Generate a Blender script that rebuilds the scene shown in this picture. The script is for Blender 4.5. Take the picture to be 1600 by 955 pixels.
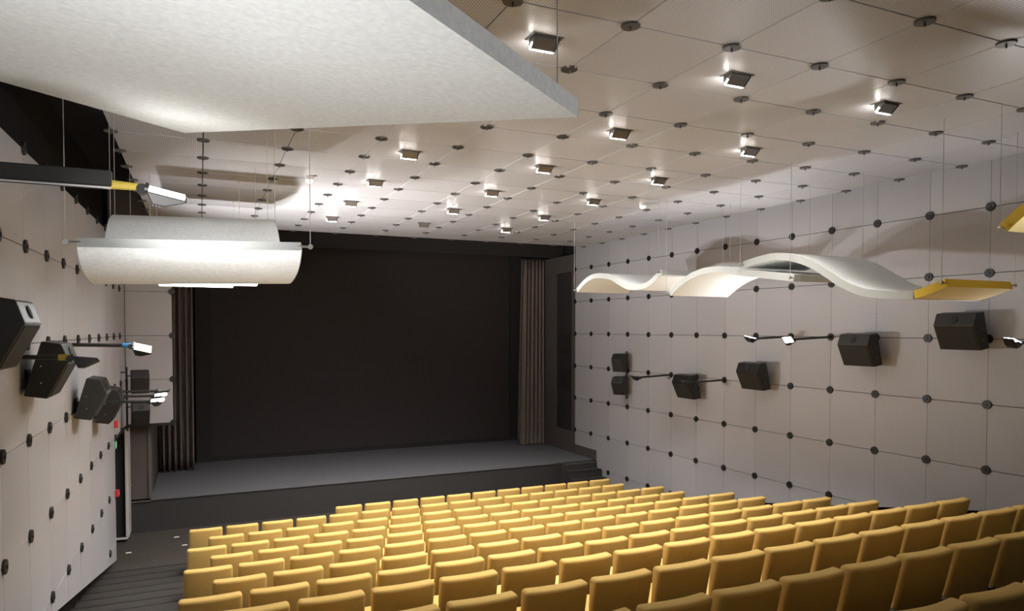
import bpy, bmesh, math, random
from mathutils import Vector, Matrix
random.seed(4)
for o in list(bpy.data.objects): bpy.data.objects.remove(o)
SC = bpy.context.scene
COL = SC.collection
# ------------------------------------------------------------------ units
# measured in wall-panel modules (M) from the eye; S metres per module, floor at z = 0
S = 0.84
EYE = 4.95
def P(x, y, z): return Vector((x*S, y*S, (z+EYE)*S))

# ------------------------------------------------------------------ camera
F_PX, CY_PX = 1086.63, 542.92
PITCH, YAW = -0.0268, -0.42232
cam = bpy.data.cameras.new('camera'); cam.sensor_width = 36.0; cam.sensor_fit = 'HORIZONTAL'
cam.lens = 36.0*F_PX/1600.0
cam.shift_y = (CY_PX-477.5)/1600.0
cam.clip_start = 0.05; cam.clip_end = 200
camo = bpy.data.objects.new('camera', cam); COL.objects.link(camo)
camo.location = P(0, 0, 0); camo.rotation_euler = (math.pi/2+PITCH, 0, YAW)
SC.camera = camo
def to_px(v):
    d = v-P(0, 0, 0)
    fw = Vector((-math.sin(YAW)*math.cos(PITCH), math.cos(YAW)*math.cos(PITCH), math.sin(PITCH)))
    rt = Vector((math.cos(YAW), math.sin(YAW), 0)); up = rt.cross(fw)
    z = d.dot(fw)
    if z < 0.3: return None
    return 800+F_PX*d.dot(rt)/z, CY_PX-F_PX*d.dot(up)/z

# ------------------------------------------------------------------ world, exposure
w = bpy.data.worlds.new('world'); SC.world = w; w.use_nodes = True
w.node_tree.nodes['Background'].inputs[0].default_value = (0.02, 0.019, 0.018, 1)
w.node_tree.nodes['Background'].inputs[1].default_value = 1.0
SC.view_settings.view_transform = 'Standard'; SC.view_settings.look = 'None'
SC.view_settings.exposure = 0.7; SC.view_settings.gamma = 1.0
SC.view_settings.use_curve_mapping = False

UP_W = 70.0        # wall-arm floodlights, watts each
SPOT_W = 175.0      # ceiling fixtures, watts each

# ------------------------------------------------------------------ materials
def mat(name, col, rough=0.6, metal=0.0, spec=0.5, noise=0.0, nscale=20.0, bump=0.0, bscale=200.0, emit=0.0, ecol=None, sheen=0.0):
    m = bpy.data.materials.new(name); m.use_nodes = True
    nt = m.node_tree; b = nt.nodes['Principled BSDF']
    b.inputs['Base Color'].default_value = (*col, 1); b.inputs['Roughness'].default_value = rough
    b.inputs['Metallic'].default_value = metal; b.inputs['Specular IOR Level'].default_value = spec
    if sheen:
        b.inputs['Sheen Weight'].default_value = sheen; b.inputs['Sheen Roughness'].default_value = 0.5
        b.inputs['Sheen Tint'].default_value = (*[min(1, c*1.3) for c in col], 1)
    if emit:
        b.inputs['Emission Color'].default_value = (*(ecol or col), 1); b.inputs['Emission Strength'].default_value = emit
    if noise or bump:
        tc = nt.nodes.new('ShaderNodeTexCoord')
    if noise:
        n = nt.nodes.new('ShaderNodeTexNoise'); n.inputs['Scale'].default_value = nscale; n.inputs['Detail'].default_value = 4
        nt.links.new(tc.outputs['Object'], n.inputs['Vector'])
        r = nt.nodes.new('ShaderNodeMapRange'); r.inputs[3].default_value = 1-noise; r.inputs[4].default_value = 1+noise
        nt.links.new(n.outputs['Fac'], r.inputs[0])
        mx = nt.nodes.new('ShaderNodeVectorMath'); mx.operation = 'SCALE'; mx.inputs[0].default_value = col
        nt.links.new(r.outputs[0], mx.inputs['Scale']); nt.links.new(mx.outputs[0], b.inputs['Base Color'])
    if bump:
        n2 = nt.nodes.new('ShaderNodeTexNoise'); n2.inputs['Scale'].default_value = bscale; n2.inputs['Detail'].default_value = 3
        nt.links.new(tc.outputs['Object'], n2.inputs['Vector'])
        bp = nt.nodes.new('ShaderNodeBump'); bp.inputs['Strength'].default_value = bump; bp.inputs['Distance'].default_value = 0.004
        nt.links.new(n2.outputs['Fac'], bp.inputs['Height']); nt.links.new(bp.outputs[0], b.inputs['Normal'])
    return m
def perforated(name, col, hole, rough, metal, pitch, ax, thresh):
    """sheet metal with a regular grid of tiny round holes (object space, axes ax)"""
    m = mat(name, col, rough, metal)
    nt = m.node_tree; b = nt.nodes['Principled BSDF']
    tc = nt.nodes.new('ShaderNodeTexCoord'); sp = nt.nodes.new('ShaderNodeSeparateXYZ')
    nt.links.new(tc.outputs['Object'], sp.inputs[0])
    def M(op, a, c=None):
        n = nt.nodes.new('ShaderNodeMath'); n.operation = op
        for i, v in enumerate((a, c)):
            if v is None: continue
            if isinstance(v, (int, float)): n.inputs[i].default_value = v
            else: nt.links.new(v, n.inputs[i])
        return n.outputs[0]
    k = 2*math.pi/pitch
    c1 = M('COSINE', M('MULTIPLY', sp.outputs[ax[0]], k)); c2 = M('COSINE', M('MULTIPLY', sp.outputs[ax[1]], k))
    s = M('ADD', c1, c2)
    g = nt.nodes.new('ShaderNodeMapRange'); g.inputs[1].default_value = thresh-0.25; g.inputs[2].default_value = thresh+0.25
    nt.links.new(s, g.inputs[0])
    mx = nt.nodes.new('ShaderNodeMix'); mx.data_type = 'RGBA'
    mx.inputs[6].default_value = (*col, 1); mx.inputs[7].default_value = (*hole, 1)
    nt.links.new(g.outputs[0], mx.inputs[0])
    oi = nt.nodes.new('ShaderNodeObjectInfo'); r = nt.nodes.new('ShaderNodeMapRange')
    r.inputs[3].default_value = 0.95; r.inputs[4].default_value = 1.04
    nt.links.new(oi.outputs['Random'], r.inputs[0])
    vm = nt.nodes.new('ShaderNodeVectorMath'); vm.operation = 'SCALE'
    nt.links.new(mx.outputs[2], vm.inputs[0]); nt.links.new(r.outputs[0], vm.inputs['Scale'])
    nt.links.new(vm.outputs[0], b.inputs['Base Color'])
    return m
M_WALL = perforated('perforated wall sheet', (.545, .537, .57), (.275, .27, .285), .55, .0, .012, (0, 2), .75)
M_CEIL = perforated('perforated ceiling sheet', (.68, .67, .70), (.18, .177, .185), .34, .15, .019, (0, 1), .5)
M_BACK = mat('dark backing', (.030, .028, .028), .9, spec=.1)
M_DISC = mat('black clamp disc', (.018, .018, .018), .45)
M_CDISC = mat('dark steel ceiling disc', (.10, .095, .09), .3, .5)
M_STEEL = mat('steel', (.5, .5, .5), .3, .9)
M_SEAT = mat('mustard upholstery', (.71, .485, .16), .85, spec=.2, noise=.07, nscale=9, bump=.15, bscale=900, sheen=.15)
M_SEATD = mat('black seat metal', (.02, .02, .02), .5)
M_SCREEN = mat('black screen cloth', (.058, .052, .053), .95, spec=.05)
M_BLACK = mat('black drape', (.046, .043, .044), .95, spec=.05)
M_SIDE = mat('dark brown stage wall', (.105, .090, .086), .75, noise=.1, nscale=2)
M_CURT = mat('taupe velvet curtain', (.46, .395, .365), .9, spec=.1, noise=.15, nscale=6, sheen=.2)
M_STAGE = mat('slate stage floor', (.16, .16, .178), .75, noise=.1, nscale=3)
M_SFRONT = mat('charcoal stage front', (.043, .041, .041), .85)
M_CARPET = mat('dark carpet', (.075, .066, .06), .95, spec=.1, noise=.35, nscale=14, bump=.3, bscale=300)
M_STEP = mat('step carpet', (.06, .055, .051), .95, spec=.1, noise=.15, nscale=10)
M_NOSE = mat('step nosing', (.02, .019, .018), .8)
M_FELT = mat('pale grey felt', (.82, .85, .855), .95, spec=.1, noise=.17, nscale=38, bump=.6, bscale=160)
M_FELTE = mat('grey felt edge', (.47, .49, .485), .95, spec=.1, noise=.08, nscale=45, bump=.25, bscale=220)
M_YEL = mat('yellow felt', (.92, .78, .42), .9, spec=.1, noise=.04, nscale=30)
M_YELE = mat('yellow felt edge', (.80, .56, .09), .9, spec=.1)
M_SPK = mat('black loudspeaker cabinet', (.018, .017, .016), .42)
M_SPKG = mat('loudspeaker grille', (.022, .02, .019), .75, noise=.2, nscale=300)
M_ARM = mat('black lamp arm', (.02, .02, .02), .4)
M_LAMP = mat('lit lamp glass', (1, 1, 1), .4, emit=14, ecol=(1, .97, .93))
M_LAMPC = mat('lit lamp slot', (1, 1, 1), .4, emit=25, ecol=(1, .95, .88))
M_LAMPO = mat('unlit lamp glass', (.25, .25, .25), .2)
M_WHITE = mat('white paint', (.62, .60, .59), .5)
M_RED = mat('red plastic', (.65, .03, .03), .4)
M_GREEN = mat('exit sign green', (.03, .18, .08), .4, emit=.25, ecol=(.05, .5, .2))
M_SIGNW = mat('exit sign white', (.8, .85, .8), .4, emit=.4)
M_WIRE = mat('suspension wire', (.55, .53, .5), .4, .6)
M_TRIMG = mat('grey trim', (.14, .125, .118), .6)
M_YTUBE = mat('yellow tube', (.55, .42, .06), .45)
M_BLUE = mat('blue collar', (.03, .22, .5), .4)
M_FIX = mat('fixture grey', (.16, .15, .145), .35, .5)
M_FLOORLT = mat('pale floor marker', (.75, .68, .58), .5, emit=.25, ecol=(1, .85, .7))

# ------------------------------------------------------------------ helpers
def tag(o, label=None, cat=None, group=None, kind=None):
    for k, v in (('label', label), ('category', cat), ('group', group), ('kind', kind)):
        if v: o[k] = v
    return o
def link(name, me, m=None, parent=None, loc=None, mtx=None):
    o = bpy.data.objects.new(name, me); COL.objects.link(o)
    if m is not None and me is not None and not me.materials: me.materials.append(m)
    if mtx is not None: o.matrix_world = mtx
    if loc is not None: o.location = loc
    if parent is not None: o.parent = parent
    return o
def empty(name, loc, label=None, cat=None, group=None, rz=0.0, kind=None):
    o = bpy.data.objects.new(name, None); COL.objects.link(o); o.empty_display_size = .1
    o.location = loc; o.rotation_euler = (0, 0, rz)
    return tag(o, label, cat, group, kind)
def mesh_from(bm, name, smooth=False):
    me = bpy.data.meshes.new(name)
    bmesh.ops.recalc_face_normals(bm, faces=bm.faces)
    bm.to_mesh(me); bm.free()
    if smooth:
        for p in me.polygons: p.use_smooth = True
    return me
def box_bm(x0, x1, y0, y1, z0, z1, bev=0.0, seg=2, bm=None):
    bm = bm or bmesh.new()
    vs = [bm.verts.new((x, y, z)) for x in (x0, x1) for y in (y0, y1) for z in (z0, z1)]
    fs = [bm.faces.new([vs[i] for i in f]) for f in ((0,1,3,2),(4,6,7,5),(0,4,5,1),(2,3,7,6),(0,2,6,4),(1,5,7,3))]
    if bev:
        es = list({e for f in fs for e in f.edges})
        bmesh.ops.recalc_face_normals(bm, faces=fs)
        bmesh.ops.bevel(bm, geom=es, offset=bev, segments=seg, affect='EDGES', profile=.5)
    return bm
def box(name, x0, x1, y0, y1, z0, z1, m, parent=None, bev=0.0, seg=2):
    return link(name, mesh_from(box_bm(x0, x1, y0, y1, z0, z1, bev, seg), name), m, parent)
def mbox(name, a, b, m, parent=None, bev=0.0, **k):
    """box between two module-space corners, absolute"""
    p, q = P(*a), P(*b)
    o = link(name, mesh_from(box_bm(min(p.x,q.x), max(p.x,q.x), min(p.y,q.y), max(p.y,q.y), min(p.z,q.z), max(p.z,q.z), bev), name), m, parent)
    return tag(o, **k) if k else o
def tube_bm(p, q, r0, r1=None, n=10, bm=None):
    bm = bm or bmesh.new(); r1 = r0 if r1 is None else r1
    p, q = Vector(p), Vector(q); d = (q-p).normalized()
    a = d.orthogonal().normalized(); b = d.cross(a)
    A = [bm.verts.new(p+(a*math.cos(t)+b*math.sin(t))*r0) for t in [2*math.pi*i/n for i in range(n)]]
    B = [bm.verts.new(q+(a*math.cos(t)+b*math.sin(t))*r1) for t in [2*math.pi*i/n for i in range(n)]]
    for i in range(n): bm.faces.new((A[i], A[(i+1)%n], B[(i+1)%n], B[i]))
    bm.faces.new(A[::-1]); bm.faces.new(B)
    return bm
def tube(name, p, q, r, m, parent=None, r1=None, n=10):
    return link(name, mesh_from(tube_bm(p, q, r, r1, n), name), m, parent)
def prism_bm(poly, t0, t1, bm=None, bev=0):
    """poly in (u, z), extruded along second axis from t0 to t1"""
    bm = bm or bmesh.new()
    A = [bm.verts.new((u, t0, z)) for u, z in poly]; B = [bm.verts.new((u, t1, z)) for u, z in poly]
    n = len(poly)
    for i in range(n): bm.faces.new((A[i], A[(i+1)%n], B[(i+1)%n], B[i]))
    bm.faces.new(A[::-1]); bm.faces.new(B)
    if bev:
        bmesh.ops.recalc_face_normals(bm, faces=bm.faces)
        bmesh.ops.bevel(bm, geom=list(bm.edges), offset=bev, segments=2, affect='EDGES', profile=.5)
    return bm
def clip(poly, f):
    """keep the part of poly where f(u, z) >= 0 (f linear)"""
    out = []
    for i in range(len(poly)):
        a, b = poly[i], poly[(i+1) % len(poly)]; fa, fb = f(*a), f(*b)
        if fa >= 0: out.append(a)
        if (fa >= 0) != (fb >= 0):
            t = fa/(fa-fb); out.append((a[0]+(b[0]-a[0])*t, a[1]+(b[1]-a[1])*t))
    return out
def basis(o, u, n):
    u, n = Vector(u).normalized(), Vector(n).normalized(); z = Vector((0, 0, 1))
    m = Matrix.Identity(4)
    for i in range(3): m[i][0], m[i][1], m[i][2], m[i][3] = u[i], n[i], z[i], o[i]
    return m

# ------------------------------------------------------------------ room geometry (M)
WR, YR, AR = 11.284, 20.032, .0189        # right wall: x at its front end, y there, splay
WL, AL = -1.649, .0117                    # left wall
YL, DYL = 9.055, 1.069                    # left column grid
ZA, K = 1.9456, 1.0548                    # top disc row and row pitch
H = 2.4477                                # ceiling
CX0, CDX, CY0, CDY = 3.1995, 1.0424, 4.7836, 1.0268
def xr(y): return WR+AR*(YR-y)
def xl(y): return WL+AL*(y-15)
def zrow(b): return ZA-K*b
def zbot(y): return -4.83+.200*(16.5-y)
TOP = 3.3
STAGE_Z, STAGE_Y = -4.13, 18.95

# ---- shell behind the panels
def struct(name, a, b, m, parent=None): return tag(mbox(name, a, b, m, parent), kind='structure')
floor = struct('floor', (-3.2, -3, -5.15), (12.4, 19.4, -4.95), M_CARPET)
struct('wall_left', (-2.6, -3, -4.95), (-1.95, 18.0, TOP), M_BACK)
struct('wall_right', (11.75, -3, -4.95), (12.2, 24.4, TOP), M_BACK)
struct('wall_back', (-3.2, -3.3, -4.95), (12.4, -3, TOP), M_WHITE)
struct('wall_front', (-2.6, 24.0, -4.95), (12.4, 24.4, TOP), M_BLACK)
roof = struct('trim_1', (-3.2, -3.3, TOP), (12.4, 24.4, TOP+.2), M_BACK); roof['label'] = 'black void above the suspended ceiling'

# ---- right wall panelling
GAP, GV = .0055, .003
def panel_mesh(poly, t=.045, name='panel'):
    return mesh_from(prism_bm([(u*S, z*S) for u, z in poly], -t*S, 0), name)
RW = empty('wall_right_panels', P(WR, YR, -4.95), kind='structure', label='right wall of pale perforated sheet panels with black clamp discs', cat=None)
RW.name = 'wall_right_panelling'
LW = empty('wall_left_panelling', P(WL, YL, -4.95), kind='structure', label='left wall of pale perforated sheet panels with black clamp discs')
FW = empty('wall_corner_panelling', P(-1.1, 18.72, -2.27), kind='structure', label='pale panelled return wall facing the seats beside the left curtain')
dbm = tube_bm((0, -.002, 0), (0, .022, 0), .074*S, .071*S, 20); tube_bm((0, .022, 0), (0, .032, 0), .018, .016, 8, dbm)
DISC = mesh_from(dbm, 'clamp_disc'); DISC.materials.append(M_DISC)
full = {}
def wall_cells(root, cols, origin, udir, ndir, L, ycol, rows, keep, top):
    """rows of panels; origin(a) -> world base point of column a, keep(poly) clips in wall (a-units, z)"""
    for a in cols:
        o = origin(a)
        for b in rows:
            z1 = top if b < 0 else zrow(b); z0 = zrow(b+1)
            rect = [(GV, z0+GAP), (L-GV, z0+GAP), (L-GV, z1-GAP), (GV, z1-GAP)]
            poly = keep(a, rect)
            if len(poly) < 3: continue
            key = (round(L, 3), tuple((round(u, 3), round(z-z0, 3)) for u, z in poly))
            if key not in full: full[key] = panel_mesh([(u, z-z0) for u, z in poly])
            lk = link('panel', full[key], M_WALL, mtx=basis(Vector((o.x, o.y, (z0+EYE)*S)), udir, ndir))
            par(lk, root)
def par(o, root):
    o.parent = root; o.matrix_parent_inverse = wmat(root).inverted()
    return o
def wmat(o):
    m = o.matrix_basis.copy()
    return m if o.parent is None else wmat(o.parent) @ o.matrix_parent_inverse @ m
# right: u runs towards the camera
def r_or(a): return P(WR+AR*a, YR-a, 0)
def keep_r(a, poly):
    f = lambda u, z: z-zbot(YR-(a+u))
    poly = clip(poly, f)
    # notch above the stage floor
    if a < 1: poly = clip(poly, lambda u, z: z+3.815) if poly else poly
    elif a == 1 and poly and min(z for u, z in poly) < -3.815:
        lo = clip(poly, lambda u, z: u-.32)
        hi = clip(poly, lambda u, z: z+3.815)
        if max(z for u, z in poly) < -3.815: return lo
        # L-shaped remainder as one polygon
        zb = min(z for u, z in poly); zt = max(z for u, z in poly); ur = max(u for u, z in poly); ul = min(u for u, z in poly)
        return [(ul, -3.815), (.32, -3.815)]+[p for p in sorted(lo) if p[1] < -3.815 and p[0] < .5][:1]+[(ur, max(zb, zbot(YR-2)))]+[(ur, zt), (ul, zt)]
    return poly
rdir, rn = (AR, -1, 0), (-1, -AR, 0)
wall_cells(RW, range(0, 17), r_or, rdir, rn, 1.0, None, range(-1, 7), keep_r, 2.95)
def put_disc(root, pos, u, n):
    o = link('disc', DISC, mtx=basis(pos, u, n)); par(o, root)
for a in range(0, 18):
    for b in range(0, 7):
        if zrow(b) < zbot(YR-a)+.1 or (a < 2 and zrow(b) < -3.9): continue
        put_disc(RW, r_or(a)+Vector((0, 0, zrow(b)*S)), rdir, rn)
# left: u runs away from the camera
def l_or(a): y = YL+DYL*a; return P(xl(y), y, 0)
def keep_l(a, poly):
    poly = clip(poly, lambda u, z: z-zbot(YL+DYL*a+u))
    if a >= 7 and poly: poly = clip(poly, lambda u, z: z-zrow(4))
    return poly
ldir, ln = (AL, 1, 0), (1, -AL, 0)
wall_cells(LW, range(-5, 9), l_or, ldir, ln, DYL, None, range(0, 7), keep_l, zrow(0))
for a in range(-5, 9):
    for b in range(0, 7):
        y = YL+DYL*a
        if zrow(b) < zbot(y)+.1 or (a >= 7 and b > 4): continue
        put_disc(LW, l_or(a)+Vector((0, 0, zrow(b)*S)), ldir, ln)
# return wall facing the seats
YF = 18.72
def f_or(a): return P(-1.60, YF, 0)
wall_cells(FW, [0], f_or, (1, 0, 0), (0, -1, 0), 1.0, None, range(0, 4), lambda a, p: p, zrow(0))
for b in range(0, 5): put_disc(FW, P(-.6, YF, zrow(b)), (1, 0, 0), (0, -1, 0))
r_ = mbox('bottom_rail', (-1.62, YF-.03, zrow(4)-.05), (-.55, YF+.02, zrow(4)-.0), M_DISC); par(r_, FW)
r_ = mbox('bottom_rail', (-1.66, 16.55, zrow(4)-.05), (-1.60, YF, zrow(4)-.0), M_DISC); par(r_, LW)

# ---- suspended ceiling
CE = empty('ceiling', P(CX0, CY0, H), kind='structure', label='suspended ceiling of perforated grey metal panels with dark clamp discs')
g = .008
cme = mesh_from(box_bm(g*S, (CDX-g)*S, g*S, (CDY-g)*S, 0, .03*S), 'ceiling_panel'); cme.materials.append(M_CEIL)
LIGHTS = [(i, j) for i in (-1, 1, 3) for j in (0, 2, 4, 6, 8, 10)]
def slot_panel():
    """panel with a rectangular opening for a swivel fixture"""
    bm = bmesh.new(); x0, x1, y0, y1 = g*S, (CDX-g)*S, g*S, (CDY-g)*S
    cx, cy = CDX*S/2, CDY*S/2; hx, hy = .105, .06
    for a in ((x0, x1, y0, cy-hy), (x0, x1, cy+hy, y1), (x0, cx-hx, cy-hy, cy+hy), (cx+hx, x1, cy-hy, cy+hy)):
        box_bm(*a, 0, .03*S, bm=bm)
    me = mesh_from(bm, 'ceiling_panel_slot'); me.materials.append(M_CEIL); return me
slme = slot_panel()
cdb = tube_bm((0, 0, .002), (0, 0, -.014), .080*S, .078*S, 20); tube_bm((0, 0, -.014), (0, 0, -.04), .008, .006, 8, cdb)
CDISC = mesh_from(cdb, 'ceiling_disc'); CDISC.materials.append(M_CDISC)
for i in range(-4, 7):
    for j in range(-6, 13):
        o = link('panel', slme if (i, j) in LIGHTS else cme, loc=P(CX0+CDX*i, CY0+CDY*j, H)); par(o, CE)
for i in range(-4, 8):
    for j in range(-3, 14):
        o = link('disc', CDISC, loc=P(CX0+CDX*i, CY0+CDY*j, H)); par(o, CE)

# ---- stage
stage = empty('stage', P(5, 19, -4.95), kind='structure', label='raised slate grey stage with charcoal front in front of the screen')
s1 = mbox('stage_deck', (-1.12, STAGE_Y, STAGE_Z-.05), (11.6, 24.0, STAGE_Z), M_STAGE); par(s1, stage)
s2 = mbox('stage_front', (-1.95, STAGE_Y+.03, -4.95), (11.6, STAGE_Y+.25, STAGE_Z-.05), M_SFRONT); par(s2, stage)
st = empty('stage_steps', P(10.6, 18.4, -4.95), kind='structure', label='dark steps leading up to the stage beside the right wall')
for n, (y0, z1) in enumerate(((18.62, STAGE_Z-.02), (18.32, -4.33), (18.02, -4.54), (17.72, -4.75))):
    s_ = mbox('step', (10.05 if n == 0 else 10.15, y0, -4.95), (11.27, STAGE_Y+.02 if n == 0 else y0+.31, z1), M_SFRONT, bev=.006); par(s_, st)
    n_ = mbox('nosing', (10.16, y0-.012, z1-.012), (11.26, y0+.035, z1+.006), M_TRIMG if n == 0 else M_NOSE); par(n_, s_)
# proscenium walls and dark surfaces round the stage
pl = tag(mbox('wall_stage_left', (-1.95, STAGE_Y+.02, -4.13), (-1.13, 24, TOP), M_SIDE), kind='structure')
tr = tag(mbox('trim_2', (-1.165, STAGE_Y-.015, STAGE_Z), (-1.10, STAGE_Y+.3, TOP), M_TRIMG), kind='structure')
tr = tag(mbox('trim_3', (-1.95, STAGE_Y-.01, STAGE_Z-.07), (-1.12, STAGE_Y+.05, STAGE_Z-.045), M_TRIMG), kind='structure')
pr = empty('wall_stage_right', P(11.3, 21, STAGE_Z), kind='structure', label='dark brown stage side wall with a tall black recess')
# wall pieces round the recess
for nm, a, b in (('wall_piece', (11.30, 20.06, STAGE_Z), (11.7, 20.30, 2.46)), ('wall_piece', (11.30, 21.45, STAGE_Z), (11.7, 24.0, 2.46)),
                 ('wall_piece', (11.30, 20.30, STAGE_Z), (11.7, 21.45, -3.42)), ('wall_piece', (11.30, 20.30, 1.90), (11.7, 21.45, 2.46))):
    par(mbox(nm, a, b, M_SIDE), pr)
par(mbox('recess_back', (11.36, 20.30, -3.42), (11.70, 21.45, 1.90), M_BLACK), pr)
par(mbox('wall_base', (11.31, 18.74, STAGE_Z), (11.68, 20.06, -3.80), M_SIDE), pr)
for zc in (-.55, -1.75): 
    par(mbox('recess_box', (11.335, 20.5, zc-.35), (11.365, 21.3, zc+.35), M_SPKG, bev=.01), pr)
vl = tag(mbox('trim_4', (-1.9, 21.6, 2.46), (11.7, 21.75, TOP), M_BLACK), kind='structure')
# screen and its black masking
scr = empty('cinema_screen', P(5.2, 23.6, STAGE_Z), 'huge black cinema screen filling the wall behind the stage', 'screen')
par(mbox('screen_cloth', (.32, 23.55, -4.05), (10.5, 23.60, 2.7), M_SCREEN), scr)
par(mbox('masking', (-.12, 23.40, STAGE_Z), (.34, 23.52, 2.9), M_BLACK), scr)
par(mbox('masking', (10.45, 23.40, STAGE_Z), (10.9, 23.52, 2.9), M_BLACK), scr)
par(mbox('bottom_rail', (-.12, 23.45, STAGE_Z), (10.9, 23.62, -4.02), M_BLACK), scr)
# curtains
def curtain(name, x0, x1, y, z0, z1, nf, label, flare):
    bm = bmesh.new(); N = nf*10; R = 14; rows = []
    ph = [random.uniform(-.6, .6) for _ in range(nf+1)]; am = [random.uniform(.6, 1.2) for _ in range(nf+1)]
    for r in range(R+1):
        t = r/R; row = []
        for i in range(N+1):
            s_ = i/N; k = s_*nf; ki = min(int(k), nf-1); fr = k-ki
            a_ = am[ki]*(1-fr)+am[ki+1]*fr; p_ = ph[ki]*(1-fr)+ph[ki+1]*fr
            xx = x0+(x1-x0)*s_ - flare*(1-t)*(1-s_)
            yy = y+.19*a_*math.sin(2*math.pi*k+p_+.25*math.sin(3*t))*(1.1-.35*t)
            row.append(bm.verts.new(P(xx, yy, z0+(z1-z0)*t)))
        rows.append(row)
    for r in range(R):
        for i in range(N): bm.faces.new((rows[r][i], rows[r][i+1], rows[r+1][i+1], rows[r+1][i]))
    ext = bmesh.ops.solidify(bm, geom=list(bm.faces), thickness=.012)
    me = mesh_from(bm, name, True)
    e = empty(name, P((x0+x1)/2, y, z0), label, 'curtain', 'stage curtains')
    c = link('drape', me, M_CURT); par(c, e)
    h_ = mbox('curtain_rail', (x0-.1, y-.04, z1), (x1+.1, y+.04, z1+.06), M_BLACK); par(h_, e)
curtain('stage_curtain', 10.42, 11.27, 22.3, STAGE_Z+.03, 2.42, 6, 'taupe pleated curtain hanging at the right end of the stage', .14)
curtain('stage_curtain', -1.08, -.17, 22.35, STAGE_Z+.03, 2.42, 6, 'taupe pleated curtain hanging at the left end of the stage', .0)

# ---- exit door in the left corner
dr = empty('door_1', P(-1.6, 18.3, -4.95), kind='structure', label='white framed exit doorway standing open onto black')
for nm, a, b, m in (('door_post', (-1.605, 18.27, -4.83), (-1.565, 18.33, zrow(4)-.06), M_WHITE), ('door_leaf', (-1.57, 18.33, -4.86), (-1.545, 18.93, zrow(4)-.08), M_WHITE),
                    ('threshold', (-2.5, 18.25, -4.88), (-1.565, 18.33, -4.845), M_WHITE), ('door_void', (-2.6, 18.40, -4.95), (-1.58, 18.45, zrow(4)), M_BLACK),
                    ('door_handle', (-1.545, 18.72, -3.76), (-1.52, 18.82, -3.72), M_STEEL), ('hinge', (-1.545, 18.34, -2.9), (-1.535, 18.38, -2.75), M_STEEL),
                    ('hinge', (-1.545, 18.34, -4.5), (-1.535, 18.38, -4.35), M_STEEL)):
    o_ = par(mbox(nm, a, b, m), leaf if nm in ('door_handle', 'hinge') else dr)
    if nm == 'door_leaf': leaf = o_

# ---- seating tiers and aisle steps
PP = .655                                  # seat pitch
ZT = [-6.065, -5.85, -5.625, -5.37, -5.07, -4.75, -4.42, -4.05, -3.64, -3.27, -2.90, -2.56, -2.2]
ROWY = [(23.85-1.79*n)*PP for n in range(13)]
ROWZ = [z*PP for z in ZT]
CH = 0.98                                  # seat back height in M
PIT = 1.79*PP
X_L, X_R = -.30, 9.98
for n in range(1, 13):
    z = ROWZ[n]-CH; y1 = ROWY[n]+.86; y0 = ROWY[n]+.86-PIT if n < 12 else -3
    t = mbox('seating_tier', (X_L, y0, -4.95), (X_R, y1, z), M_STEP, kind='structure')
    t.parent = floor
    zp = ROWZ[n-1]-CH
    for xa, xb in ((-1.93, X_L), (X_R, 11.72)):
        s_ = mbox('aisle_step', (xa, y0, -4.95), (xb, y1, z), M_STEP); s_.parent = floor
        s_ = mbox('aisle_step', (xa, y1, -4.95), (xb, y1+PIT/2, (z+zp)/2), M_STEP); s_.parent = floor
        s_ = mbox('nosing', (xa, y1-.05, z-.03), (xb, y1+.008, z+.004), M_NOSE); s_.parent = floor
        s_ = mbox('nosing', (xa, y1+PIT/2-.05, (z+zp)/2-.03), (xb, y1+PIT/2+.008, (z+zp)/2+.004), M_NOSE); s_.parent = floor
for k, (x, y, where) in enumerate(((-.548, 18.2, 'nearest the stage front'), (-.36, 17.45, 'closest to the first full seat row'), (-1.478, 17.35, 'beside the left panelled wall'))):
    e = empty('floor_marker', P(x, y, -4.95), 'small pale floor marker strip '+where, 'marker', 'floor markers by the exit')
    par(mbox('strip', (x-.055, y-.022, -4.95), (x+.055, y+.022, -4.94), M_FLOORLT), e)
    par(mbox('strip_base', (x-.065, y-.03, -4.95), (x+.065, y+.03, -4.946), M_NOSE), e)

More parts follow.
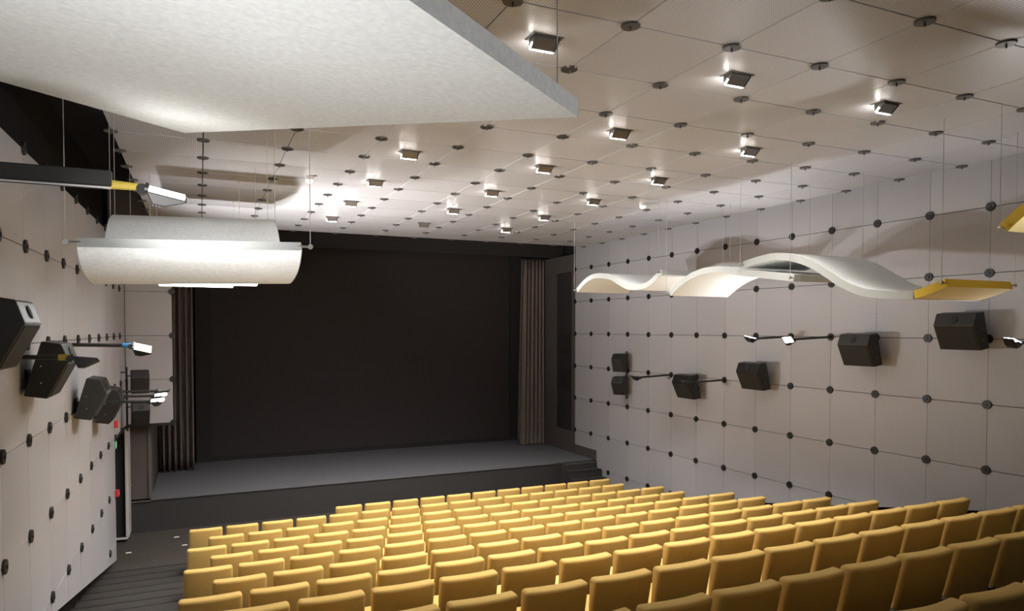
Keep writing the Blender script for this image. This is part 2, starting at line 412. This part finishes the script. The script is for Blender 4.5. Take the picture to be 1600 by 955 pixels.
# ---- cinema seats
def seat_meshes():
    W, h0, h1 = .492, .30, CH*S
    bm = bmesh.new()
    box_bm(-W/2, W/2, -.5, .5, h0, h1, bm=bm)
    bmesh.ops.bisect_plane(bm, geom=bm.verts[:]+bm.edges[:]+bm.faces[:], plane_co=(0, 0, h0+.2), plane_no=(0, 0, 1))
    for k in range(1, 8):
        bmesh.ops.bisect_plane(bm, geom=bm.verts[:]+bm.edges[:]+bm.faces[:], plane_co=(-W/2+W*k/8, 0, 0), plane_no=(1, 0, 0))
    for v in bm.verts:                                    # taper: thick at the top
        t = (v.co.z-h0)/(h1-h0); th = .045+.075*t
        v.co.y = (1 if v.co.y > 0 else -1)*th/2
    sharp = [e for e in bm.edges if len(e.link_faces) == 2 and e.calc_face_angle(0) > .7]
    bmesh.ops.bevel(bm, geom=sharp, offset=.030, segments=4, affect='EDGES', profile=.5)
    for v in bm.verts:                                    # curved in plan, leaning back, crown
        t = (v.co.z-h0)/(h1-h0); q = (v.co.x/(W/2))**2
        v.co.y += .040*q - .085*t - .01
        if t > .8: v.co.z += .006*(1-q)
    back = mesh_from(bm, 'seat_backrest', True); back.materials.append(M_SEAT)
    bm = box_bm(-.235, .235, .03, .47, .35, .45, .03, 3)
    for v in bm.verts:
        v.co.z += .10*(v.co.y-.05)
    cush = mesh_from(bm, 'seat_cushion', True); cush.materials.append(M_SEAT)
    bm = box_bm(-.22, .22, .06, .44, .325, .352, .006, 1)
    pan = mesh_from(bm, 'seat_pan'); pan.materials.append(M_SEATD)
    bm = prism_bm([(.02, 0), (.30, 0), (.27, .03), (.17, .06), (.15, .36), (.05, .36), (.06, .06), (.03, .03)], -.018, .018)
    for v in bm.verts: v.co.x, v.co.y = v.co.y, v.co.x
    leg = mesh_from(bm, 'seat_leg'); leg.materials.append(M_SEATD)
    bm = box_bm(-.018, .018, -.03, .05, .26, .42, .005, 1)
    brk = mesh_from(bm, 'seat_bracket'); brk.materials.append(M_SEATD)
    return back, cush, pan, leg, brk
BACK, CUSH, PAN, LEG, BRK = seat_meshes()
ORD = ['front', 'second', 'third', 'fourth', 'fifth', 'sixth', 'seventh', 'eighth', 'ninth', 'tenth', 'eleventh', 'twelfth']
def nth(n): return '%d%s' % (n, 'th' if 10 <= n % 100 <= 20 else {1: 'st', 2: 'nd', 3: 'rd'}.get(n % 10, 'th'))
pw = PP*S
for n in range(12):
    x0 = (-.35 if n % 2 else .15)+.46; first = 4 if n == 0 else 0
    idx = 0
    tot = 15-first
    for k in range(first, 15):
        idx += 1
        X = (x0+k)*PP
        loc = P(X, ROWY[n]+.10, ROWZ[n]-CH)
        px = to_px(loc+Vector((0, -.1, CH*S)))
        if px is None or not (-150 < px[0] < 1780 and px[1] < 1060): continue
        lab = 'mustard yellow cinema chair in the %s row from the stage, %s' % (ORD[n], ('%s from its left end' % nth(idx)) if idx <= 8 else ('%s from its right end' % nth(tot-idx+1)))
        e = empty('cinema_chair', loc, lab, 'chair', 'rows of yellow cinema chairs')
        link('backrest', BACK, parent=e); link('seat_pan', PAN, parent=link('seat_cushion', CUSH, parent=e))
        for sx in (-.18, .18): link('leg', LEG, parent=e, loc=(sx, 0, 0))
        for sx in (-.255, .255): link('bracket', BRK, parent=e, loc=(sx, 0, 0))

# ---- acoustic panels (waves hung on wires)
def spline(pts, n=8):
    out = []
    q = [pts[0]]+list(pts)+[pts[-1]]
    for i in range(1, len(q)-2):
        a, b, c, d = q[i-1], q[i], q[i+1], q[i+2]
        for k in range(n):
            t = k/n
            out.append(tuple(.5*((2*b[m])+(-a[m]+c[m])*t+(2*a[m]-5*b[m]+4*c[m]-d[m])*t*t+(-a[m]+3*b[m]-3*c[m]+d[m])*t**3) for m in (0, 1)))
    out.append(tuple(pts[-1]))
    return out
def wave(name, prof, x0, x1, th, m, me_, label, group, tilt=0.0, wires=True, ends=(0, 1), hooks=(0, -1), n=6, col='white'):
    """prof: (Y, z) centre line in M; x0..x1 width; each sheet: core + felt edge, eyelets, wires"""
    pr_ = spline(prof, n); N = len(pr_)
    e = empty(name, P((x0+x1)/2, pr_[N//2][0], pr_[N//2][1]), label, 'acoustic panel', group)
    tops, bots = [], []
    for i in range(N):
        a, b = pr_[max(0, i-1)], pr_[min(N-1, i+1)]
        dy, dz = b[0]-a[0], b[1]-a[1]; l = math.hypot(dy, dz); ny, nz = -dz/l, dy/l
        if nz < 0: ny, nz = -ny, -nz
        y, z = pr_[i]
        tops.append((y+ny*th/2, z+nz*th/2)); bots.append((y-ny*th/2, z-nz*th/2))
    def pt(x, yz): return P(x, yz[0], yz[1]+tilt*(x-x0))
    ins = .006
    bm = bmesh.new()
    for L in (tops, bots):
        A = [bm.verts.new(pt(x0+ins, q)) for q in L]; B = [bm.verts.new(pt(x1-ins, q)) for q in L]
        for i in range(N-1): bm.faces.new((A[i], A[i+1], B[i+1], B[i]))
    me = bpy.data.meshes.new('sheet'); 
    # close into a solid
    bm.free(); bm = bmesh.new()
    V = {}
    for s_, L in (('t', tops), ('b', bots)):
        for i in range(N):
            for x in (x0+ins, x1-ins): V[s_, i, x > (x0+x1)/2] = bm.verts.new(pt(x, L[i]))
    for i in range(N-1):
        bm.faces.new((V['t', i, 0], V['t', i+1, 0], V['t', i+1, 1], V['t', i, 1])); bm.faces.new((V['b', i, 0], V['b', i, 1], V['b', i+1, 1], V['b', i+1, 0]))
        for s in (0, 1): bm.faces.new((V['t', i, s], V['t', i+1, s], V['b', i+1, s], V['b', i, s]))
    for i in (0, N-1): bm.faces.new((V['t', i, 0], V['t', i, 1], V['b', i, 1], V['b', i, 0]))
    me = mesh_from(bm, 'sheet')
    for p in me.polygons: p.use_smooth = False
    par(link('sheet', me, m), e)
    # side edge bands along the wave, end bands across
    for s, (xa, xb) in enumerate(((x0, x0+ins), (x1-ins, x1))):
        bm = bmesh.new(); R = []
        for i in range(N): R.append([bm.verts.new(pt(x, L[i])) for x in (xa, xb) for L in (tops, bots)])
        for i in range(N-1):
            a, b = R[i], R[i+1]
            for u, v in ((0, 1), (1, 3), (3, 2), (2, 0)): bm.faces.new((a[u], b[u], b[v], a[v]))
        bm.faces.new([R[0][q] for q in (0, 1, 3, 2)]); bm.faces.new([R[-1][q] for q in (0, 2, 3, 1)])
        par(link('edge_band', mesh_from(bm, 'edge_band'), me_), e)
    for i, k in ((0, 1), (N-1, -1)):
        bm = bmesh.new(); d = .006*(1 if pr_[0][0] < pr_[-1][0] else -1)*(-k)
        vs = []
        for dy in (0, d):
            vs.append([bm.verts.new(pt(x, (L[i][0]+dy, L[i][1]))) for x in (x0, x1) for L in (tops, bots)])
        a, b = vs
        for u, v in ((0, 1), (1, 3), (3, 2), (2, 0)): bm.faces.new((a[u], b[u], b[v], a[v]))
        bm.faces.new([a[q] for q in (0, 1, 3, 2)]); bm.faces.new([b[q] for q in (0, 2, 3, 1)])
        par(link('end_band', mesh_from(bm, 'end_band'), me_), e)
    if wires:
        for i in [(0, N-1)[q] for q in ends]:
            for x, sx in ((x0, -1), (x1, 1)):
                y, z = pr_[i]; z += tilt*(x-x0)
                p = P(x, y, z); q = p+Vector((sx*.06, 0, 0))
                hk = tube('hook', p-Vector((sx*.02, 0, 0)), q, .008, M_STEEL, n=8); par(hk, e)
                ey = tube('eyelet', q-Vector((0, .012, 0)), q+Vector((0, .012, 0)), .018, M_STEEL, n=10); par(ey, hk)
                wr = tube('wire', q, P(q.x/S, y, H-.004), .003, M_WIRE, n=5); par(wr, e)
    return e
GR = 'pale grey wave-shaped acoustic panels'
wave('wave_panel', [(14.13,.89),(13.8,1.06),(13.44,1.16),(13.1,1.16),(12.71,1.1),(12.39,.98),(12.09,.87),(11.8,.83),(11.5,.84),(11.31,.88),(11.07,.99),(10.89,1.07)], 8, 9.40, .105, M_FELT, M_FELTE, 'pale grey wave panel nearest the right curtain, leftmost of the right-hand three', GR)
wave('wave_panel', [(10.64,.66),(10.36,.81),(10.09,.92),(9.78,.99),(9.49,1.01),(9.17,.99),(8.93,.94),(8.72,.9),(8.43,.86),(8.09,.81),(7.67,.75)], 8, 9.36, .105, M_FELT, M_FELTE, 'pale grey arched panel in the middle of the right-hand three, lowest at its left', GR)
wave('wave_panel', [(8.71,1.03),(8.4,1.08),(8.05,1.10),(7.72,1.05),(7.37,.93),(7.07,.76),(6.82,.61),(6.52,.49),(6.24,.445),(5.98,.42),(5.79,.42)], 8, 9.36, .105, M_FELT, M_FELTE, 'pale grey S-shaped panel ending at the yellow one in front of the right wall', GR, ends=(0,))
wave('wave_panel', [(5.765,.42),(5.68,.44),(5.55,.48),(5.38,.54)], 8, 9.25, .10, M_YEL, M_YELE, 'bright yellow curved panel joined to the pale S-shaped panel', 'yellow acoustic panels', ends=(1,))
wave('wave_panel', [(4.74,1.10),(4.63,1.20),(4.50,1.28),(4.2,1.34),(3.9,1.28),(3.5,1.05),(3.2,.85)], 8, 9.36, .12, M_YEL, M_YELE, 'yellow panel cut off by the right edge of the photo', 'yellow acoustic panels')
wave('wave_panel', [(6.0,.635),(6.10,.55),(6.32,.475),(6.7,.43),(7.05,.45),(7.35,.56),(7.6,.74),(7.82,.92),(8.08,1.06),(8.45,1.15),(8.9,1.18)], -.816, .78, .105, M_FELT, M_FELTE, 'pale grey wave panel seen end on in front of the left curtain', GR, tilt=.03)
wave('wave_panel', [(9.2,.82),(9.6,.70),(9.95,.635),(10.3,.66),(10.7,.85),(11.2,1.1)], -.80, .72, .10, M_FELT, M_FELTE, 'pale grey panel just peeping out below the end-on left panel', GR)
wave('wave_panel', [(12.4,.95),(12.9,.82),(13.3,.78),(13.8,.84),(14.4,1.1)], -.62, .55, .10, M_FELT, M_FELTE, 'farthest pale grey panel, its lowest strip showing under the others at left', GR)
# big flat panel overhead
def flat_panel():
    A = Vector((1.807, 3.185, 1.10)); B = Vector((-.082, 5.533, 1.40)); dv = Vector((-.79, -.61, 0)); L = 2.0
    th = .095
    e = empty('flat_panel', P(.5, 3.7, 1.2), 'huge flat pale grey panel hanging close overhead at top left', 'acoustic panel', 'pale grey acoustic panels')
    q = [A, B, B+dv*L, A+dv*L]
    bm = bmesh.new()
    lo = [bm.verts.new(P(*v)) for v in q]; hi = [bm.verts.new(P(v.x, v.y, v.z+th)) for v in q]
    bm.faces.new(lo); bm.faces.new(hi)
    for i in range(4): bm.faces.new((lo[i], lo[(i+1)%4], hi[(i+1)%4], hi[i]))
    par(link('sheet', mesh_from(bm, 'sheet'), M_FELT), e)
    for v in q:
        c = (q[0]+q[1]+q[2]+q[3])/4; v2 = v+(c-v)*.06
        par(tube('wire', P(v2.x, v2.y, v2.z+th), P(v2.x, v2.y, H-.004), .003, M_WIRE, n=5), e)
        par(tube('hook', P(v2.x, v2.y, v2.z+th-.01), P(v2.x, v2.y, v2.z+th+.05), .012, M_STEEL, n=8), e)
flat_panel()

# ---- ceiling swivel fixtures
def fixtures():
    fx = empty('x', (0, 0, 0)); bpy.data.objects.remove(fx)
    # flap-shaped housing hung from its near side; the glass faces the screen end
    def yz(poly, x0, x1, name, m, bev=0):
        bm = prism_bm(poly, x0, x1, bev=bev)
        for v in bm.verts: v.co.x, v.co.y = v.co.y, v.co.x
        me = mesh_from(bm, name); me.materials.append(m); return me
    bod = yz([(-.055, .03), (-.05, -.02), (.022, -.078), (.034, -.078), (.05, .03)], -.088, .088, 'fixture_body', M_FIX, .004)
    sp = yz([(-.058, .03), (-.054, -.022), (.02, -.084), (.042, -.084), (.055, .03)], -.003, .003, 'side_plate', M_FIX)
    glp = [(.028, -.085), (.034, -.085), (.058, .0), (.052, .0)]
    gl = yz(glp, -.084, .084, 'lamp_glass', M_LAMPC); gl0 = yz(glp, -.084, .084, 'lamp_glass', M_LAMPO)
    gsp = [(-.01, -.052), (.030, -.086), (.036, -.075), (.0, -.040)]
    gs = yz(gsp, -.102, -.098, 'side_glass', M_LAMPC); gs0 = yz(gsp, -.102, -.098, 'side_glass', M_LAMPO)
    fr = bmesh.new()
    for a in ((-.12, .12, -.072, -.06), (-.12, .12, .06, .072), (-.12, -.105, -.06, .06), (.105, .12, -.06, .06)): box_bm(*a, -.006, .004, bm=fr)
    fr = mesh_from(fr, 'fixture_frame'); fr.materials.append(M_FIX)
    vis = ['nearest the camera', 'second', 'third', 'fourth', 'fifth', 'nearest the screen']
    for i, j in LIGHTS:
        x, y = CX0+CDX*(i+.5), CY0+CDY*(j+.5)
        lit = not (i == 1 and j == 10)
        c = {-1: 'left', 1: 'middle', 3: 'right'}[i]
        pos = vis[j//2]
        lab = '%s swivel lamp in the ceiling, %s of the %s line' % ('lit' if lit else 'unlit', pos if j in (0, 10) else pos+' from the camera', c)
        e = empty('ceiling_lamp', P(x, y, H), lab, 'ceiling lamp', 'swivel lamps set in the ceiling')
        hs = link('housing', bod, parent=e); link('frame', fr, parent=e)
        link('lamp_glass', gl if lit else gl0, parent=hs)
        link('side_glass', gs if lit else gs0, parent=hs)
        for sx in (-.094, .094): link('side_plate', sp, parent=hs, loc=(sx, 0, 0))
        if lit:
            L = bpy.data.lights.new('ceiling_lamp_beam', 'SPOT'); L.energy = SPOT_W*(.7 if j == 0 else 1); L.spot_size = math.radians(90 if j == 0 else 122); L.spot_blend = 1.0
            L.shadow_soft_size = .06; L.color = (1, .95, .885)
            lo = bpy.data.objects.new('lamp_beam', L); COL.objects.link(lo); lo.parent = e
            lo.location = (-.03, .10, -.10); d = Vector((-.04, .5 if j == 0 else .13, -1)); lo.rotation_euler = d.to_track_quat('-Z', 'Y').to_euler()
fixtures()
for (i, j, w_) in ((-1.5, 6.6, 'left'), (4.5, 6.4, 'right')):
    e = empty('smoke_detector', P(CX0+CDX*i, CY0+CDY*j, H), 'white dome smoke detector on the %s side of the ceiling' % w_, 'smoke detector', 'ceiling smoke detectors')
    bm = bmesh.new(); bmesh.ops.create_uvsphere(bm, u_segments=14, v_segments=8, radius=.055)
    for v in bm.verts: v.co.z = v.co.z*.75-.06
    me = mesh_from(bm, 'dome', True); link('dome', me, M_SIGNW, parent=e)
    me = mesh_from(tube_bm((0, 0, 0), (0, 0, -.05), .06, .055, 14), 'base'); link('base', me, M_WHITE, parent=e)

# ---- loudspeakers
def cabinet(hh, dd, ww):
    prof = [(0, -hh/2), (0, hh/2), (dd*.62, hh/2), (dd, hh*.20), (dd*.72, -hh/2)]
    return prof
def speaker(name, pos, side, yaw, hh, dd, ww, tilt, label, group, standoff=.22):
    """pos: cabinet back centre (M). side +1: fires towards +x, -1: towards -x"""
    e = empty(name, P(*pos), label, 'loudspeaker', group)
    a = math.radians(tilt); ca, sa = math.cos(a), math.sin(a)
    pr_ = [(u*ca+z*sa, -u*sa*0.6+z*ca) for u, z in cabinet(hh*S, dd*S, ww*S)]
    def rot(me):
        for v in me.vertices:
            x, y = v.co.x*side, v.co.y
            v.co.x, v.co.y = x*math.cos(yaw)-y*math.sin(yaw), x*math.sin(yaw)+y*math.cos(yaw)
        me.flip_normals() if side < 0 else None
        return me
    par0 = lambda nm, me, m, pa=None: link(nm, rot(me), m, parent=pa or e)
    cab = par0('cabinet', mesh_from(prism_bm(pr_, -ww*S/2, ww*S/2, bev=.012), 'cabinet'), M_SPK)
    # grille on the sloping front
    (u3, z3), (u4, z4) = pr_[3], pr_[4]
    du, dz = u4-u3, z4-z3; l = math.hypot(du, dz); nu, nz = -dz/l, du/l
    if nu < 0: nu, nz = -nu, -nz
    g1, g2 = .06, .94
    A = (u3+du*g1, z3+dz*g1); B = (u3+du*g2, z3+dz*g2); o_ = .006
    par0('grille', mesh_from(prism_bm([A, B, (B[0]+nu*o_, B[1]+nz*o_), (A[0]+nu*o_, A[1]+nz*o_)], -ww*S*.45, ww*S*.45), 'grille'), M_SPKG, cab)
    # horn flare on the chamfer
    (u2, z2) = pr_[2]; cu, cz = (u2+u3)/2, (z2+z3)/2; l = math.hypot(u3-u2, z3-z2); nu, nz = -(z3-z2)/l, (u3-u2)/l
    bm = tube_bm((cu-nu*.01, 0, cz-nz*.01), (cu+nu*.008, 0, cz+nz*.008), .045, .05, 16)
    par0('horn', mesh_from(bm, 'horn'), M_SPKG, cab)
    for sy in (-.3, .3):
        bm = tube_bm((pr_[4][0]*.6, -ww*S/2-.004, pr_[4][1]*.2+sy*.25), (pr_[4][0]*.6, -ww*S/2+.004, pr_[4][1]*.2+sy*.25), .007, n=8)
        par0('bolt', mesh_from(bm, 'bolt'), M_STEEL, cab)
    bm = box_bm(-standoff*S, .02, -.05, .05, -.16, -.06, .01, 1); br_ = par0('bracket', mesh_from(bm, 'bracket'), M_SPK)
    bm = box_bm(-standoff*S, -standoff*S+.03, -.08, .08, -.20, -.02, .006, 1); par0('wall_plate', mesh_from(bm, 'wall_plate'), M_SPK, br_)
    return e
G1 = 'large black wall loudspeakers'
HH, DD, WW = .60, .31, .66
for (x_, z_, yy, lab) in ((0, -.02, 7.15, 'black loudspeaker cut off by the left edge of the photo'),
                     (0, -.42, 9.05, 'black loudspeaker on the left wall, second from the camera'),
                     (0, -1.0, 11.95, 'black loudspeaker low on the left wall, third from the camera'),
                     (0, -1.30, 13.88, 'black loudspeaker on the left wall half hidden behind its neighbour')):
    speaker('wall_speaker', (xl(yy)+.11, yy, z_), 1, 0, HH, DD, WW, 16, lab, G1, standoff=.12)
for (yy, z_, lab) in ((7.25, -.02, 'largest looking black loudspeaker on the right wall, farthest from the stage'), (9.1, -.37, 'black loudspeaker on the right wall under the pale S-shaped panel'),
                      (11.75, -1.02, 'black loudspeaker on the right wall just left of the bright lamp'), (14.0, -1.42, 'black loudspeaker on the right wall with a lamp arm crossing it')):
    speaker('wall_speaker', (xr(yy)-.22, yy, z_), -1, 0, HH, DD, WW, 14, lab, G1)
G2 = 'small black loudspeakers on uprights'
for nm, x, y, zs, side, yaw, where in (('l', -1.25, 17.75, (-1.18, -1.88), 1, -math.pi/2*.9, 'left corner upright'), ('r', 11.12, 17.0, (-.97, -1.62), -1, .5, 'right wall upright')):
    for k, z in enumerate(zs):
        speaker('small_speaker', (x, y, z), side, yaw, .52, .32, .36, 4 if k == 0 else 12, 'small black loudspeaker, %s of the pair on the %s' % (('upper', 'lower')[k], where), G2, standoff=.1)
    px_ = -1.50 if nm == 'l' else 11.27
    e = empty('speaker_upright', P(px_, y, zs[1]-.3), 'slim black upright carrying two small loudspeakers at the %s' % ('left corner' if nm == 'l' else 'right wall'), 'pole', 'speaker uprights')
    par(tube('pole', P(px_, y, zs[1]-.42), P(px_, y, zs[0]+.32), .018, M_ARM, n=10), e)
    for z in zs:
        par(tube('cross_arm', P(px_, y, z+.12), P(px_+(.17 if nm == 'l' else -.04), y, z+.12), .011, M_ARM, n=8), e)
    for z in (zs[1]-.36, zs[0]+.2):
        par(tube('wall_stay', P(px_, y, z), P(xl(y) if nm == 'l' else xr(y), y, z), .012, M_ARM, n=8), e)

# ---- floodlights on wall arms
def flood(base, tip, lit, label, tilt, power, big=False, collar=None, beam=None, spread=115):
    """base: wall point, tip: arm end (M); head beyond the tip with its glass facing up / tilt"""
    e = empty('arm_floodlight', P(*base), label, 'floodlight', 'floodlights on wall arms')
    b, t = P(*base), P(*tip); d = (t-b).normalized()
    if big:
        ax = d; up = Vector((0, 0, 1)); sd = ax.cross(up)
        bm = box_bm(0, (t-b).length-.14, -.03, .03, -.042, .042, .006, 1)
        me = mesh_from(bm, 'arm'); m = basis(b, (ax.x, ax.y, 0), (-ax.y, ax.x, 0)); par(link('arm', me, M_ARM, mtx=m), e)
        me = mesh_from(box_bm(.05, (t-b).length-.145, -.014, .014, -.050, -.042), 'track'); par(link('track', me, M_WHITE, mtx=m), e)
        me = mesh_from(box_bm(.06, (t-b).length-.18, -.006, .006, -.053, -.050), 'track_slot'); par(link('track_slot', me, M_ARM, mtx=m), e)
        par(tube('spigot', t-d*.15, t, .024, M_YTUBE, n=12, r1=.018), e)
    else:
        par(tube('arm', b, t, .020, M_ARM, n=10), e)
        par(tube('wall_flange', b-d*.002, b+d*.035, .05, M_ARM, n=16, r1=.03), e)
        if collar: par(tube('collar', t-d*.08, t, .026, collar, n=12), e)
    par(tube('knuckle', t+Vector((0, -.03, -.012)), t+Vector((0, .03, -.012)), .028, M_ARM, n=12), e)
    # wedge head
    n = Vector(tilt).normalized(); hx = d.copy(); hx = (hx-n*hx.dot(n)).normalized(); hy = n.cross(hx)
    L_, Wd, D_ = .19, .13, .07
    if big: L_, Wd, D_ = .20, .13, .06
    m = Matrix.Identity(4); o_ = t+hx*.02
    for i in range(3): m[i][0], m[i][1], m[i][2], m[i][3] = hx[i], hy[i], n[i], o_[i]
    me = mesh_from(prism_bm([(0, 0), (.04, -D_), (.10, -D_), (L_, -.012), (L_, 0)], -Wd/2, Wd/2, bev=.005), 'lamp_head'); head = par(link('lamp_head', me, M_ARM, mtx=m), e)
    me = mesh_from(box_bm(.012, L_-.012, -Wd/2+.012, Wd/2-.012, 0.001, .007), 'lamp_glass'); par(link('lamp_glass', me, M_LAMP if lit else M_LAMPO, mtx=m), head)
    me = mesh_from(box_bm(-.01, .012, -Wd/2, Wd/2, 0, .02, .003, 1), 'rim'); par(link('rim', me, M_ARM, mtx=m), head)
    for k in range(4):
        me = mesh_from(box_bm(.045+.014*k, .050+.014*k, -Wd/2*.8, Wd/2*.8, -D_-.012, -D_+.004), 'cooling_fin'); par(link('cooling_fin', me, M_ARM, mtx=m), head)
    if power:
        A = bpy.data.lights.new('flood_beam', 'AREA'); A.shape = 'RECTANGLE'; A.size = L_*.85; A.size_y = Wd*.85; A.energy = power; A.color = (1, .975, .955); A.spread = math.radians(spread)
        ao = bpy.data.objects.new('flood_beam', A); COL.objects.link(ao)
        dirn = Vector(beam or tilt).normalized()
        ao.rotation_euler = dirn.to_track_quat('-Z', 'Y').to_euler()
        ao.location = o_+hx*L_/2+n*.02
        par(ao, e)
    return e
zc, zd = zrow(2), zrow(3)
U = UP_W
flood((xl(5.0), 5.0, .93), (-.32, 5.0, .895), True, 'bright floodlight on a thick black rail above the end-on left panel', (.2, -.36, .9), U*.14, big=True, beam=(.12, 1, .08), spread=75)
flood((xl(10.1), 10.1, zc-.03), (-.80, 10.1, zc-.05), True, 'dazzling floodlight with blue collar on the left wall arm', (.3, -.55, .8), U*1.0, collar=M_BLUE, beam=(.8, .1, 1))
flood((xl(7.99), 7.99, -.27), (-1.16, 7.99, -.28), False, 'unlit black floodlight on the arm crossing the second left loudspeaker', (.1, .15, 1), 0, collar=M_YTUBE)
for a, lab in ((4, 'lowest of the three lamp arms by the left corner'), (5, 'middle of the three lamp arms by the left corner'), (6, 'farthest of the three lamp arms by the left corner')):
    y = YL+DYL*a
    flood((xl(y), y, zd), (-.80, y, zd-.02), a != 6, ('lit' if a != 6 else 'unlit')+' floodlight on the '+lab, (-.12, -.2, 1), U*1.5 if a != 6 else 0, beam=(1, 0, .8))
for a, b, lit, lab, tl in ((5, 3, False, 'unlit floodlight on the right wall arm nearest the stage', (.2, -.1, 1)), (7, 3, False, 'unlit floodlight whose arm passes over a right wall loudspeaker', (.2, -.1, 1)),
                      (9, 2, True, 'floodlight on the right wall arm just left of the dazzling one', (.2, -.15, 1)), (10, 2, True, 'dazzling floodlight on a right wall arm below the S-shaped panel', (-.1, -.75, .6)),
                      (14, 2, True, 'floodlight at the right edge of the photo', (.3, -.1, 1)), (17, 2, True, 'added unseen floodlight on the right wall arm behind the camera', (-.1, .1, 1))):  # last one is added out of view to brighten the flat panel's side edge
    y = YR-a; xw = WR+AR*a
    flood((xw, y, zrow(b)), (xw-1.0, y, zrow(b)-.04), lit, lab, tl, {17: U*.5, 14: U*.10, 9: U*.12, 10: U*.25}[a] if lit else 0, beam=(-1, 0, .42) if a == 17 else (-.85, 0, 1), spread=75 if a == 17 else 115)
flood((xl(2.5), 2.5, zc), (-.8, 2.5, zc), True, 'added unseen floodlight on the left wall arm behind the camera', (.2, .25, 1), U*.16, beam=(.32, 1, .12), spread=52)  # extra lamp added behind the view to brighten the end-on left panel's underside
flood((xl(.9), .9, zd), (-.8, .9, zd), True, 'added unseen floodlight low on the left wall arm behind the camera', (.2, .35, 1), U*.23, beam=(.42, .95, 1), spread=95)  # unseen, added to light the flat overhead panel softly from below

# ---- small signs in the exit corner
e = empty('exit_sign', P(-1.66, 16.7, -2.42), 'small green and white exit sign over the left doorway', 'sign')
par(mbox('sign_box', (-1.66, 16.60, -2.52), (-1.62, 16.78, -2.33), M_GREEN, bev=.004), e)
par(mbox('running_figure', (-1.619, 16.66, -2.49), (-1.617, 16.72, -2.37), M_SIGNW), e)
par(tube('hanger', P(-1.64, 16.69, -2.33), P(-1.64, 16.69, -2.27), .006, M_ARM, n=6), e)
for z, lab in ((-3.42, 'red fire alarm box at the edge of the left wall panels'), (-1.98, 'red box high on the left wall behind the loudspeakers')):
    e = empty('alarm_box', P(-1.6, 16.5, z), lab, 'alarm')
    par(mbox('case', (-1.625, 16.42, z-.07), (-1.56, 16.52, z+.07), M_RED, bev=.006), e)
    par(mbox('push_plate', (-1.56, 16.445, z-.035), (-1.555, 16.495, z+.035), M_WHITE), e)
